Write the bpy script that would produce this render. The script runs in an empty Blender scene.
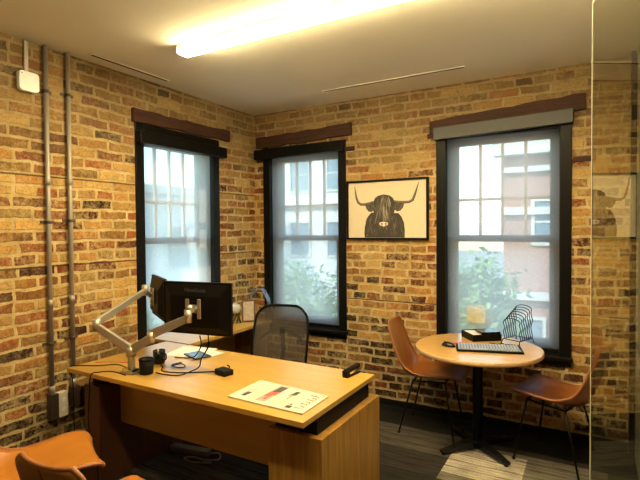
import bpy, bmesh, math, random
from mathutils import Vector, Matrix, noise as mnoise
random.seed(7)
SC = bpy.context.scene
COL = SC.collection
R = math.radians
A, B, CEIL, XR = -3.106, 4.016, 2.803, 0.27      # left wall x, back wall y, ceiling z, right partition x

# ------------------------------------------------------------------ mesh helpers
def box(bm, x0, x1, y0, y1, z0, z1, mi=0):
    vs = [bm.verts.new(p) for p in ((x0,y0,z0),(x1,y0,z0),(x1,y1,z0),(x0,y1,z0),(x0,y0,z1),(x1,y0,z1),(x1,y1,z1),(x0,y1,z1))]
    for f in ((3,2,1,0),(4,5,6,7),(0,1,5,4),(1,2,6,5),(2,3,7,6),(3,0,4,7)):
        bm.faces.new([vs[i] for i in f]).material_index = mi
    return vs

def hexa(bm, pts, mi=0):
    vs = [bm.verts.new(p) for p in pts]
    for f in ((3,2,1,0),(4,5,6,7),(0,1,5,4),(1,2,6,5),(2,3,7,6),(3,0,4,7)):
        bm.faces.new([vs[i] for i in f]).material_index = mi

def frame_of(d):
    d = d.normalized()
    a = Vector((0,0,1)) if abs(d.z) < .9 else Vector((1,0,0))
    u = d.cross(a).normalized()
    return u, d.cross(u).normalized()

def tube(bm, pts, r, seg=8, closed=False, mi=0, flat=None):
    """round bar along a polyline; r is one radius or one per point; flat=(a,b) scales the section"""
    pts = [Vector(p) for p in pts]; n = len(pts)
    rr = r if isinstance(r, (list, tuple)) else [r]*n
    rings = []; u = None
    for i, p in enumerate(pts):
        if closed: d = pts[(i+1) % n] - pts[i-1]
        else: d = pts[min(i+1, n-1)] - pts[max(i-1, 0)]
        d.normalize()
        if u is None: u, v = frame_of(d)
        else:
            u = (u - d*u.dot(d))
            u = u.normalized() if u.length > 1e-6 else frame_of(d)[0]
            v = d.cross(u).normalized()
        fa, fb = flat or (1, 1)
        rings.append([bm.verts.new(p + (u*math.cos(t)*fa + v*math.sin(t)*fb)*rr[i]) for t in (2*math.pi*k/seg for k in range(seg))])
    m = n if closed else n-1
    for i in range(m):
        a, b = rings[i], rings[(i+1) % n]
        for k in range(seg):
            f = bm.faces.new((a[k], a[(k+1) % seg], b[(k+1) % seg], b[k])); f.smooth = True; f.material_index = mi
    if not closed:
        bm.faces.new(rings[0][::-1]).material_index = mi; bm.faces.new(rings[-1]).material_index = mi

def smooth_path(pts, n=8):
    """Catmull-Rom through points"""
    P = [Vector(p) for p in pts]; P = [P[0]*2-P[1]] + P + [P[-1]*2-P[-2]]
    out = []
    for i in range(1, len(P)-2):
        for k in range(n):
            t = k/n; a, b, c, d = P[i-1], P[i], P[i+1], P[i+2]
            out.append(.5*((2*b) + (c-a)*t + (2*a-5*b+4*c-d)*t*t + (3*b-a-3*c+d)*t**3))
    out.append(P[-2]); return out

def lathe(bm, prof, c=(0,0,0), seg=32, mi=0, cap=True):
    rings = []
    for r, z in prof:
        rings.append([bm.verts.new((c[0]+r*math.cos(2*math.pi*k/seg), c[1]+r*math.sin(2*math.pi*k/seg), c[2]+z)) for k in range(seg)])
    for a, b in zip(rings, rings[1:]):
        for k in range(seg):
            f = bm.faces.new((a[k], a[(k+1) % seg], b[(k+1) % seg], b[k])); f.smooth = True; f.material_index = mi
    if cap:
        bm.faces.new(rings[0][::-1]).material_index = mi; bm.faces.new(rings[-1]).material_index = mi

def ball(bm, c, r, sub=2, sc=(1,1,1), mi=0):
    g = bmesh.ops.create_icosphere(bm, subdivisions=sub, radius=r)
    for v in g['verts']:
        v.co = Vector((v.co.x*sc[0], v.co.y*sc[1], v.co.z*sc[2])) + Vector(c)
    for f in {f for v in g['verts'] for f in v.link_faces}: f.smooth = True; f.material_index = mi

def poly_prism(bm, pts, z0, z1, mi=0):
    lo = [bm.verts.new((x, y, z0)) for x, y in pts]; hi = [bm.verts.new((x, y, z1)) for x, y in pts]
    n = len(pts)
    bm.faces.new(lo[::-1]).material_index = mi; bm.faces.new(hi).material_index = mi
    for i in range(n): bm.faces.new((lo[i], lo[(i+1) % n], hi[(i+1) % n], hi[i])).material_index = mi

def round_rect(w, h, r, n=5, cx=0, cy=0):
    out = []
    for sx, sy, a0 in ((1,1,0),(-1,1,90),(-1,-1,180),(1,-1,270)):
        for k in range(n+1):
            a = R(a0 + 90*k/n)
            out.append((cx + sx*(w/2-r) + r*math.cos(a), cy + sy*(h/2-r) + r*math.sin(a)))
    return out

def obj(name, bm, mats, parent=None, bevel=0, seg=2, smooth=False, loc=None, rot=None):
    bmesh.ops.recalc_face_normals(bm, faces=bm.faces)
    me = bpy.data.meshes.new(name); bm.to_mesh(me); bm.free()
    for m in (mats if isinstance(mats, (list, tuple)) else [mats]): me.materials.append(m)
    if smooth:
        for p in me.polygons: p.use_smooth = True
    o = bpy.data.objects.new(name, me); COL.objects.link(o)
    if parent: o.parent = parent
    if loc: o.location = loc
    if rot: o.rotation_euler = rot
    if bevel:
        b = o.modifiers.new('bevel', 'BEVEL'); b.width = bevel; b.segments = seg; b.limit_method = 'ANGLE'; b.angle_limit = R(40)
    return o

def tag(o, label, cat, group=None, kind=None):
    o['label'] = label; o['category'] = cat
    if group: o['group'] = group
    if kind: o['kind'] = kind
    return o

def thing(name, label, cat, loc=(0,0,0), rz=0, group=None):
    o = bpy.data.objects.new(name, None); COL.objects.link(o)
    o.location = loc; o.rotation_euler = (0, 0, rz); o.empty_display_size = .1
    return tag(o, label, cat, group)

def struct(o, label=None):
    o['kind'] = 'structure'
    if label: o['label'] = label; o['category'] = o.name.split('_')[0]
    return o

def dup(root, loc, rz, label, group=None):
    r = root.copy(); COL.objects.link(r); r.location = loc; r.rotation_euler = (0, 0, rz); r['label'] = label
    if group: r['group'] = group
    for ch in list(root.children):
        c = ch.copy(); COL.objects.link(c); c.parent = r
        for g in list(ch.children):
            d = g.copy(); COL.objects.link(d); d.parent = c
    return r

def NB(): return bmesh.new()

# ------------------------------------------------------------------ materials
class NT:
    def __init__(s, name):
        s.m = bpy.data.materials.new(name); s.m.use_nodes = True
        s.t = s.m.node_tree; s.t.nodes.clear()
        s.out = s.t.nodes.new('ShaderNodeOutputMaterial')
    def n(s, typ, **kw):
        nd = s.t.nodes.new(typ)
        for k, v in kw.items(): setattr(nd, k, v)
        return nd
    def l(s, a, b): s.t.links.new(a, b)
    def math(s, op, a, b=None, c=None, clamp=False):
        nd = s.n('ShaderNodeMath', operation=op, use_clamp=clamp)
        for i, v in enumerate((a, b, c)):
            if v is None: continue
            if isinstance(v, (int, float)): nd.inputs[i].default_value = v
            else: s.l(v, nd.inputs[i])
        return nd.outputs[0]
    def ramp(s, fac, stops, interp='LINEAR'):
        nd = s.n('ShaderNodeValToRGB'); cr = nd.color_ramp; cr.interpolation = interp
        while len(cr.elements) > 1: cr.elements.remove(cr.elements[-1])
        cr.elements[0].position = stops[0][0]; cr.elements[0].color = (*stops[0][1], 1)
        for p, c in stops[1:]:
            e = cr.elements.new(p); e.color = (*c, 1)
        s.l(fac, nd.inputs[0]); return nd.outputs[0]
    def mix(s, fac, a, b, blend='MIX'):
        nd = s.n('ShaderNodeMix', data_type='RGBA', blend_type=blend)
        for sock, v in ((nd.inputs[0], fac), (nd.inputs[6], a), (nd.inputs[7], b)):
            if isinstance(v, (int, float)): sock.default_value = v
            elif isinstance(v, tuple): sock.default_value = (*v, 1)
            else: s.l(v, sock)
        return nd.outputs[2]
    def noise(s, vec, scale, detail=3, rough=.5, out=0):
        nd = s.n('ShaderNodeTexNoise'); nd.inputs['Scale'].default_value = scale
        nd.inputs['Detail'].default_value = detail; nd.inputs['Roughness'].default_value = rough
        if vec is not None: s.l(vec, nd.inputs['Vector'])
        return nd.outputs[out]
    def white(s, vec, dim='3D'):
        nd = s.n('ShaderNodeTexWhiteNoise', noise_dimensions=dim)
        s.l(vec, nd.inputs['W' if dim == '1D' else 'Vector']); return nd.outputs[0]
    def bsdf(s, color, rough=.5, metal=0, bump=None, bump_d=.01, bump_s=1, spec=.5, **kw):
        b = s.n('ShaderNodeBsdfPrincipled')
        for k, v in (('Base Color', color), ('Roughness', rough), ('Metallic', metal), ('Specular IOR Level', spec), *kw.items()):
            k = k.replace('_', ' ') if k not in b.inputs else k
            if isinstance(v, (int, float)): b.inputs[k].default_value = v
            elif isinstance(v, tuple): b.inputs[k].default_value = (*v, 1)
            else: s.l(v, b.inputs[k])
        if bump is not None:
            bp = s.n('ShaderNodeBump'); bp.inputs['Distance'].default_value = bump_d; bp.inputs['Strength'].default_value = bump_s
            s.l(bump, bp.inputs['Height']); s.l(bp.outputs[0], b.inputs['Normal'])
        s.l(b.outputs[0], s.out.inputs[0]); return s.m

def plain(name, color, rough=.5, metal=0, var=.06, scale=30, bump=0, spec=.5, **kw):
    t = NT(name); tc = t.n('ShaderNodeTexCoord').outputs['Object']
    nz = t.noise(tc, scale, 3)
    c = t.mix(nz, tuple(max(0, x*(1-var)) for x in color), tuple(min(1, x*(1+var)) for x in color))
    return t.bsdf(c, rough, metal, bump=nz if bump else None, bump_d=bump or .01, spec=spec, **kw)

def brick(name, axis, joints, tones=None):
    t = NT(name); pos = t.n('ShaderNodeNewGeometry').outputs['Position']
    sp = t.n('ShaderNodeSeparateXYZ'); t.l(pos, sp.inputs[0])
    wob = t.n('ShaderNodeSeparateXYZ'); t.l(t.noise(pos, 7, 3, .6, out=1), wob.inputs[0])
    wob2 = t.noise(pos, 1.1, 1)
    u0 = t.math('ADD', sp.outputs[axis], t.math('MULTIPLY_ADD', wob.outputs[0], .05, -.025))
    v0 = t.math('ADD', sp.outputs[2], t.math('MULTIPLY_ADD', wob.outputs[1], .036, -.018))
    v0 = t.math('ADD', v0, t.math('MULTIPLY', wob2, .03))
    h, L = .0735, .232
    vr = t.math('DIVIDE', v0, h); row = t.math('FLOOR', vr)
    rr = t.white(row, '1D')
    head = t.math('GREATER_THAN', rr, .74)
    Lr = t.math('MULTIPLY_ADD', head, -.09, L)
    uu = t.math('DIVIDE', u0, Lr)
    uu = t.math('ADD', uu, t.math('MULTIPLY_ADD', t.math('MODULO', t.math('ADD', row, 100), 2), .5, t.math('MULTIPLY', rr, .35)))
    colm = t.math('FLOOR', uu)
    fu = t.math('FRACT', uu); fv = t.math('FRACT', vr)
    du = t.math('MULTIPLY', t.math('MINIMUM', fu, t.math('SUBTRACT', 1, fu)), Lr)
    dv = t.math('MULTIPLY', t.math('MINIMUM', fv, t.math('SUBTRACT', 1, fv)), h)
    d = t.math('SUBTRACT', t.math('MINIMUM', du, dv), t.math('MULTIPLY_ADD', t.noise(pos, 20, 4, .7), .021, -.0025))
    mask = t.math('DIVIDE', t.math('SUBTRACT', d, .0005), .0035, clamp=True)
    cv = t.n('ShaderNodeCombineXYZ'); t.l(colm, cv.inputs[0]); t.l(row, cv.inputs[1]); cv.inputs[2].default_value = axis*17.3
    rnd = t.white(cv.outputs[0])
    # more dark red bricks low down, pushed further to paint in shade there
    low = t.math('MULTIPLY', t.math('SUBTRACT', 1.15, sp.outputs[2], clamp=True), .42)
    big = t.math('MULTIPLY_ADD', t.noise(pos, 1.6, 2), .44, -.22)
    key = t.math('SUBTRACT', t.math('ADD', rnd, big), low, clamp=True)
    col = t.ramp(key, tones or [(0, (.040,.012,.009)), (.08, (.10,.023,.012)), (.16, (.25,.060,.019)), (.26, (.37,.115,.030)), (.34, (.20,.085,.032)),
                       (.41, (.42,.18,.044)), (.53, (.52,.26,.062)), (.66, (.40,.215,.066)), (.78, (.56,.32,.085)), (.92, (.62,.40,.135))])
    fine = t.noise(pos, 60, 4, .7)
    cv2 = t.n('ShaderNodeVectorMath', operation='ADD'); t.l(cv.outputs[0], cv2.inputs[0]); cv2.inputs[1].default_value = (3.7, 9.1, 5.3)
    lum = t.math('MULTIPLY_ADD', t.white(cv2.outputs[0]), .62, .44)
    lv = t.n('ShaderNodeCombineXYZ')
    for i_ in range(3): t.l(lum, lv.inputs[i_])
    col = t.mix(1.0, col, lv.outputs[0], 'MULTIPLY')
    col = t.mix(.65, col, t.ramp(fine, [(.30, (.25,.22,.20)), (.50, (1,1,1)), (.72, (1.45,1.4,1.3))]), 'MULTIPLY')
    mort = t.ramp(t.noise(pos, 9, 4, .6), [(.25, (.38,.265,.11)), (.55, (.58,.43,.21)), (.8, (.68,.56,.34))])
    # mortar smeared over the faces where the wall was repointed
    sm = t.math('MULTIPLY', t.math('MULTIPLY_ADD', t.noise(pos, 2.6, 3), 3.4, -1.05, clamp=True), t.math('MULTIPLY_ADD', t.noise(pos, 34, 4, .7), 3.5, -1.4, clamp=True))
    bm_ = t.math('MULTIPLY', mask, t.math('MULTIPLY_ADD', sm, -.85, 1))
    c = t.mix(bm_, mort, col)
    # unlit tone painted onto dusty courses under the ceiling; small dark pits everywhere
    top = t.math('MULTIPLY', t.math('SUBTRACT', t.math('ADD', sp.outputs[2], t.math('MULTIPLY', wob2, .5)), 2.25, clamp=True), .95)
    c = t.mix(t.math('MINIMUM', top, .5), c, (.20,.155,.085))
    pit = t.math('GREATER_THAN', t.noise(pos, 85, 2, .6), .665)
    c = t.mix(t.math('MULTIPLY', pit, .55), c, (.07,.03,.012))
    hgt = t.math('ADD', t.math('MULTIPLY', mask, .55), t.math('MULTIPLY', fine, .55))
    for z0 in joints:                                    # shadow line of a wall step, painted dark and sunk in the bump
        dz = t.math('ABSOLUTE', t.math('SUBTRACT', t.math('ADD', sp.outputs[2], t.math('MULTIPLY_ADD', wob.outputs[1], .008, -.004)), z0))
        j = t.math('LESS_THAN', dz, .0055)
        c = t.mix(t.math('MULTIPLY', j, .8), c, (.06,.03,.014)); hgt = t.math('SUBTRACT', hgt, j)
    return t.bsdf(c, .92, bump=hgt, bump_d=.012, bump_s=1, spec=.2)

def wood(name, c0, c1, axis=0, rough=.4, scale=1.0, fine=1.0, coat=0):
    t = NT(name); tc = t.n('ShaderNodeTexCoord').outputs['Object']
    mp = t.n('ShaderNodeMapping'); t.l(tc, mp.inputs[0])
    s = [14*scale]*3; s[axis] = .9*scale; mp.inputs['Scale'].default_value = s
    n1 = t.noise(mp.outputs[0], 1.6, 4, .6)
    mp2 = t.n('ShaderNodeMapping'); t.l(tc, mp2.inputs[0])
    s2 = [160*fine]*3; s2[axis] = 5*fine; mp2.inputs['Scale'].default_value = s2
    n2 = t.noise(mp2.outputs[0], 1.0, 3, .6)
    f = t.math('ADD', t.math('MULTIPLY', n1, .6), t.math('MULTIPLY', n2, .4))
    c = t.ramp(f, [(.33, c0), (.66, c1)])
    return t.bsdf(c, rough, bump=n2, bump_d=.0006, bump_s=.4, Coat_Weight=coat) if coat else t.bsdf(c, rough, bump=n2, bump_d=.0006, bump_s=.4)

M = {}
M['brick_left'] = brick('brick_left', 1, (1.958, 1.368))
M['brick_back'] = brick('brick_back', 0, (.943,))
M['ceiling'] = plain('ceiling_paint', (.88,.86,.75), .85, var=.03, scale=3)
M['drywall'] = plain('drywall', (.34,.31,.27), .85, var=.03, scale=4)
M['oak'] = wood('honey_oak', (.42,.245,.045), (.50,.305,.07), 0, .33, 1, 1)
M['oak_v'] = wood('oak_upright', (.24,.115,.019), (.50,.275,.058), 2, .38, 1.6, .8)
M['walnut'] = wood('brown_laminate', (.075,.026,.010), (.135,.05,.019), 2, .42)
M['birch'] = wood('table_oak', (.52,.30,.09), (.62,.38,.13), 0, .20, 1, 1)
M['edge'] = plain('table_edge_band', (.55,.36,.17), .4)
M['beam'] = wood('old_beam', (.018,.0055,.003), (.075,.023,.009), 0, .75, 2.5, .5)
M['beam_y'] = wood('old_beam_side', (.018,.0055,.003), (.075,.023,.009), 1, .75, 2.5, .5)
M['black'] = plain('black_paint', (.0035,.003,.0028), .42, spec=.15)
M['frame'] = plain('window_paint', (.0045,.004,.0035), .40, spec=.16)
M['matte'] = plain('matte_black', (.006,.006,.006), .65, spec=.2)
M['gloss'] = plain('gloss_black', (.006,.006,.006), .16, spec=.4)
M['steel'] = plain('conduit_steel', (.40,.36,.32), .52, .6)
M['rust'] = plain('dark_box_steel', (.10,.07,.05), .5, .5)
M['alu'] = plain('arm_aluminium', (.42,.39,.34), .34, .65)
M['chrome'] = plain('polished_steel', (.75,.75,.75), .15, 1)
M['white'] = plain('white_plastic', (.86,.88,.92), .4)
M['cream'] = plain('cream_plastic', (.74,.69,.58), .45)
M['leather'] = plain('tan_leather', (.27,.082,.013), .30, var=.22, scale=14, bump=.0012, Coat_Weight=.5, Coat_Roughness=.16)
M['leather_lit'] = plain('lit_leather', (.40,.15,.018), .40, var=.16, scale=14, bump=.0012)  # same leather as the table chairs, stronger lamplight put into its colour
M['piping'] = plain('leather_piping', (.30,.11,.035), .45)
M['grey'] = plain('grey_fascia', (.028,.027,.026), .45)
M['sash'] = plain('sash_paint', (.60,.60,.58), .5)
M['sashdark'] = plain('sash_dark_paint', (.10,.10,.10), .5)
M['paper'] = plain('paper', (.78,.76,.70), .8)
M['newsprint'] = plain('newsprint', (.60,.55,.43), .85)
M['ink'] = plain('ink', (.06,.055,.05), .8)
M['inkgrey'] = plain('grey_ink', (.30,.28,.25), .8)
M['red'] = plain('red_plastic', (.55,.04,.03), .45)
M['redink'] = plain('red_ink', (.58,.10,.07), .8)
def note():
    t = NT('yellow_paper'); a = t.n('ShaderNodeBsdfDiffuse'); a.inputs[0].default_value = (.95,.75,.22,1)
    b = t.n('ShaderNodeBsdfTranslucent'); b.inputs[0].default_value = (1,.86,.35,1)
    m = t.n('ShaderNodeMixShader'); m.inputs[0].default_value = .6; t.l(a.outputs[0], m.inputs[1]); t.l(b.outputs[0], m.inputs[2]); t.l(m.outputs[0], t.out.inputs[0]); return t.m
M['yellow'] = note()
M['keys'] = plain('key_caps', (.34,.39,.50), .25)  # black keys with the pale blue sky reflection put into their colour
M['rubber'] = plain('black_rubber', (.006,.006,.006), .75, spec=.2)
M['acrylic'] = None

def carpet():
    t = NT('carpet_planks'); pos = t.n('ShaderNodeNewGeometry').outputs['Position']
    sp = t.n('ShaderNodeSeparateXYZ'); t.l(pos, sp.inputs[0])
    x = t.math('ADD', sp.outputs[0], .86); y = t.math('SUBTRACT', sp.outputs[1], 2.96)
    ry = t.math('FLOOR', t.math('DIVIDE', y, .30))
    cx = t.math('FLOOR', t.math('DIVIDE', t.math('ADD', x, t.math('MULTIPLY', t.math('MODULO', t.math('ADD', ry, 40), 2), .0)), .92))
    cv = t.n('ShaderNodeCombineXYZ'); t.l(cx, cv.inputs[0]); t.l(ry, cv.inputs[1])
    rnd = t.white(cv.outputs[0])
    base = t.ramp(rnd, [(0, (.022,.019,.016)), (.45, (.042,.036,.029)), (.8, (.070,.060,.048)), (1, (.10,.085,.067))])
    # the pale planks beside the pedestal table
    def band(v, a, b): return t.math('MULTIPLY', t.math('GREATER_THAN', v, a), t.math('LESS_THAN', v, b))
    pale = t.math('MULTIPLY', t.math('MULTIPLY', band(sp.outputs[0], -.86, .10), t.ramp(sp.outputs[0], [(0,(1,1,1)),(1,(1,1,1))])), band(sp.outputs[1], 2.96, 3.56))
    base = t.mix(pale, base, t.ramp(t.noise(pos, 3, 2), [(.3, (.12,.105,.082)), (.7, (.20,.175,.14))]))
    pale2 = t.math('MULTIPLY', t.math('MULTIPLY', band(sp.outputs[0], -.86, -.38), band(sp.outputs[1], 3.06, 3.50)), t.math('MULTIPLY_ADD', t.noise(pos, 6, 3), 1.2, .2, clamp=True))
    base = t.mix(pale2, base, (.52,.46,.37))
    dark = t.math('GREATER_THAN', sp.outputs[1], 3.63)   # near-black floor strip along the back wall
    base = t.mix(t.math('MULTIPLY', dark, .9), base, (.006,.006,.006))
    mp = t.n('ShaderNodeMapping'); t.l(pos, mp.inputs[0]); mp.inputs['Scale'].default_value = (5, 60, 1)
    streak = t.noise(mp.outputs[0], 1, 3, .6)
    fib = t.noise(pos, 140, 2, .7)
    k = t.ramp(t.math('ADD', t.math('MULTIPLY', streak, .5), t.math('MULTIPLY', fib, .5)), [(.34, (.16,.16,.16)), (.62, (1.4,1.4,1.4))])
    base = t.mix(1, base, k, 'MULTIPLY')
    wl = t.math('ADD', sp.outputs[1], t.math('MULTIPLY', t.noise(pos, 5, 2), .012))
    line = t.math('LESS_THAN', t.math('FRACT', t.math('DIVIDE', t.math('SUBTRACT', wl, 2.96), .10)), .13)
    base = t.mix(t.math('MULTIPLY', line, t.math('MULTIPLY_ADD', t.noise(pos, 8, 3), 1.6, -.25, clamp=True)), base, (.012,.010,.009))
    return t.bsdf(base, .95, bump=fib, bump_d=.004, spec=.15)
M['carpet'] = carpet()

def shade_mat():
    t = NT('solar_shade_fabric'); tc = t.n('ShaderNodeTexCoord').outputs['Object']
    n = t.noise(tc, 260, 2)
    tr = t.n('ShaderNodeBsdfTransparent'); tr.inputs[0].default_value = (1,.95,.87,1)
    tl = t.n('ShaderNodeBsdfTranslucent'); tl.inputs[0].default_value = (.92,.82,.68,1)
    df = t.n('ShaderNodeBsdfDiffuse'); df.inputs[0].default_value = (.055,.053,.050,1)
    a = t.n('ShaderNodeMixShader'); a.inputs[0].default_value = .9; t.l(df.outputs[0], a.inputs[1]); t.l(tl.outputs[0], a.inputs[2])
    b = t.n('ShaderNodeMixShader'); t.l(t.math('MULTIPLY_ADD', n, -.5, .67), b.inputs[0]); t.l(a.outputs[0], b.inputs[1]); t.l(tr.outputs[0], b.inputs[2])
    t.l(b.outputs[0], t.out.inputs[0]); return t.m
M['shade'] = shade_mat()

def mesh_fabric():
    t = NT('chair_mesh'); tc = t.n('ShaderNodeTexCoord').outputs['Object']
    n = t.noise(tc, 180, 2)
    tr = t.n('ShaderNodeBsdfTransparent'); tr.inputs[0].default_value = (1,1,1,1)
    df = t.n('ShaderNodeBsdfPrincipled'); df.inputs['Base Color'].default_value = (.055,.042,.032,1); df.inputs['Roughness'].default_value = .6
    b = t.n('ShaderNodeMixShader'); t.l(t.math('MULTIPLY_ADD', n, .3, .08), b.inputs[0]); t.l(df.outputs[0], b.inputs[1]); t.l(tr.outputs[0], b.inputs[2])
    t.l(b.outputs[0], t.out.inputs[0]); return t.m
M['mesh'] = mesh_fabric()

def thin_glass(name, tint=(.93,.97,.96), r=1.0):
    t = NT(name)
    lw = t.n('ShaderNodeLayerWeight'); lw.inputs[0].default_value = .5
    p5 = t.math('POWER', lw.outputs['Facing'], 4.5)
    fac = t.math('MULTIPLY', t.math('MULTIPLY_ADD', p5, .9, .045), r)
    tr = t.n('ShaderNodeBsdfTransparent'); tr.inputs[0].default_value = (*tint, 1)
    gl = t.n('ShaderNodeBsdfGlossy'); gl.inputs['Roughness'].default_value = .0
    b = t.n('ShaderNodeMixShader'); t.l(fac, b.inputs[0]); t.l(tr.outputs[0], b.inputs[1]); t.l(gl.outputs[0], b.inputs[2])
    t.l(b.outputs[0], t.out.inputs[0]); return t.m
M['winglass'] = thin_glass('window_glass')
M['acrylic'] = thin_glass('clear_acrylic', (.86,.90,.92), 1.5)
def door_glass():
    t = NT('door_glass'); return t.bsdf((.70,.72,.56), 0, spec=.5, IOR=1.68, Transmission_Weight=1.0)
M['doorglass'] = door_glass()
M['glassedge'] = plain('ground_glass_edge', (.80,.80,.62), .5)
def glow(name, col, s):
    t = NT(name); e = t.n('ShaderNodeEmission'); e.inputs[0].default_value = (*col, 1); e.inputs[1].default_value = s
    t.l(e.outputs[0], t.out.inputs[0]); return t.m
LIGHT = (1.0, .785, .40)
M['lens'] = glow('lamp_lens', LIGHT, 36)
M['lens_side'] = glow('lamp_lens_side', LIGHT, 15)
M['lens_far'] = glow('lamp_lens_back', LIGHT, 3)
M['lens_dim'] = glow('added_lamp_lens', LIGHT, 11)  # for the added lamp out of view
M['lens_side_dim'] = glow('added_lamp_side', LIGHT, 12)

# ------------------------------------------------------------------ room shell
def cells(bm, us, zs, holes, put):
    for u0, u1 in zip(us, us[1:]):
        for z0, z1 in zip(zs, zs[1:]):
            c = ((u0+u1)/2, (z0+z1)/2)
            if any(h[0] < c[0] < h[1] and h[2] < c[1] < h[3] for h in holes): continue
            put(u0, u1, z0, z1)

TH = .30
WIN = {1: (2.50, 3.455, .55, 2.452), 2: (-2.985, -2.022, .55, 2.445), 3: (-1.158, -.135, .545, 2.45)}
YF = -1.9
bm = NB(); h = WIN[1]
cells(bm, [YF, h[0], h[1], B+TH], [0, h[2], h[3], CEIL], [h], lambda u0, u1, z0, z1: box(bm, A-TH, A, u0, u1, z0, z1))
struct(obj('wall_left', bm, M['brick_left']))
bm = NB(); h2, h3 = WIN[2], WIN[3]
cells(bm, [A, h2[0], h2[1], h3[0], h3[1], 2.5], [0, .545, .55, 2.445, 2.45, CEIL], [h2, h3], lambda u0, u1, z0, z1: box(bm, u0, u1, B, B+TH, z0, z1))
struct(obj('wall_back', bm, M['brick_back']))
bm = NB(); box(bm, XR, XR+.12, .62, B, 0, CEIL); struct(obj('wall_right', bm, M['drywall']))
bm = NB(); box(bm, A-TH, 2.62, YF-.12, YF, 0, CEIL); box(bm, 2.5, 2.62, YF, B, 0, CEIL); struct(obj('wall_front', bm, M['drywall']))
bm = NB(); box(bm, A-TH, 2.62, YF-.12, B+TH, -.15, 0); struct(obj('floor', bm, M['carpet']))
bm = NB(); box(bm, A-TH, 2.62, YF-.12, B+TH, CEIL, CEIL+.2); struct(obj('ceiling', bm, M['ceiling']))
bm = NB(); box(bm, A, XR, B-.014, B, 0, .05); struct(obj('baseboard_back', bm, M['matte'], bevel=.002))
bm = NB(); box(bm, A, A+.014, YF, B-.014, 0, .05); struct(obj('baseboard_left', bm, M['matte'], bevel=.002))
bm = NB(); box(bm, XR-.035, XR, B-.11, B-.02, 0, CEIL); struct(obj('trim_4', bm, M['frame'], bevel=.003))

def lintel(n, P, u0, u1, zl, zr, th, mat):
    """weathered timber over a window, a little out of level, front edge hacked"""
    bm = NB(); N = 14; rows = []
    rnd = random.Random(n)
    for i in range(N+1):
        f = i/N; u = u0+(u1-u0)*f; z = zl+(zr-zl)*f
        a, b, c = rnd.uniform(-.006,.006), rnd.uniform(-.006,.006), rnd.uniform(0,.008)
        rows.append([bm.verts.new(P(u, -.05, z+a)), bm.verts.new(P(u, .022+c, z+a)), bm.verts.new(P(u, .026+c, z+th+b)), bm.verts.new(P(u, -.05, z+th+b))])
    for a, b in zip(rows, rows[1:]):
        for k in range(4): bm.faces.new((a[k], a[(k+1) % 4], b[(k+1) % 4], b[k]))
    bm.faces.new(rows[0]); bm.faces.new(rows[-1][::-1])
    return struct(obj('trim_%d' % n, bm, mat, bevel=.004))
PB = lambda u, n, z: (u, B-n, z)
PL = lambda u, n, z: (A+n, u, z)
lintel(1, PL, 2.472, 3.60, 2.452, 2.466, .098, M['beam_y'])
lintel(2, PB, -3.070, -1.957, 2.445, 2.478, .112, M['beam'])
lintel(3, PB, -1.212, -.045, 2.392, 2.468, .118, M['beam'])

def window(n, P, w):
    u0, u1, z0, z1 = w
    def bx(bm, a, b, na, nb, za, zb, mi=0):
        p = [P(a,na,za), P(b,na,za), P(b,nb,za), P(a,nb,za), P(a,na,zb), P(b,na,zb), P(b,nb,zb), P(a,nb,zb)]
        hexa(bm, p, mi)
    root = bpy.data.objects.new('window_%d' % n, None); COL.objects.link(root); root['kind'] = 'structure'
    c = P((u0+u1)/2, 0, z0)
    inv = Vector(c); root.location = c
    W0 = P
    P = lambda u, nn, z: tuple(Vector(W0(u, nn, z)) - inv)
    bm = NB()
    bx(bm, u0, u0+.080, -.20, .014, z0+.07, z1); bx(bm, u1-.080, u1, -.20, .014, z0+.07, z1)
    bx(bm, u0+.080, u1-.080, -.20, .010, z1-.10, z1)
    obj('frame', bm, M['frame'], root, bevel=.004)
    bm = NB(); bx(bm, u0-.012, u1+.012, -.20, .045, z0+.04, z0+.075); bx(bm, u0, u1, -.20, .018, z0, z0+.04)
    obj('sill', bm, M['frame'], root, bevel=.005)
    a, b = u0+.080, u1-.080; zb = z0+.075; zt = z1-.10
    zm = 1.512; st = .077
    def sash(nm, za, zc, n0, n1, lo, hi):
        bm = NB()
        bx(bm, a, a+st, n0, n1, za, zc); bx(bm, b-st, b, n0, n1, za, zc)
        bx(bm, a+st, b-st, n0, n1, za, za+lo); bx(bm, a+st, b-st, n0, n1, zc-hi, zc)
        s = obj(nm, bm, M['sashdark'], root, bevel=.003)
        g0, g1 = a+st, b-st
        if nm == 'upper_sash':
            bm = NB()
            for k in (1, 2, 3):
                x = g0+(g1-g0)*k/4; bx(bm, x-.011, x+.011, n0+.006, n1-.004, za+lo, zc-hi)
            zz = za+lo+(zc-hi-za-lo)*.40
            for k in range(4):
                x0 = g0+(g1-g0)*k/4+(.011 if k else 0); x1 = g0+(g1-g0)*(k+1)/4-(.011 if k < 3 else 0)
                bx(bm, x0, x1, n0+.006, n1-.004, zz-.012, zz+.012)
            obj('muntins', bm, M['sash'], s)
        bm = NB(); nn = (n0+n1)/2
        q = [bm.verts.new(P(*v)) for v in ((g0,nn,za+lo),(g1,nn,za+lo),(g1,nn,zc-hi),(g0,nn,zc-hi))]; bm.faces.new(q)
        g = obj('pane', bm, M['winglass'], s)
    sash('upper_sash', zm-.028, zt, -.165, -.130, .05, .05)
    sash('lower_sash', zb, zm+.028, -.128, -.093, .10, .05)
    return root
window(1, PL, WIN[1]); window(2, PB, WIN[2]); window(3, PB, WIN[3])

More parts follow.
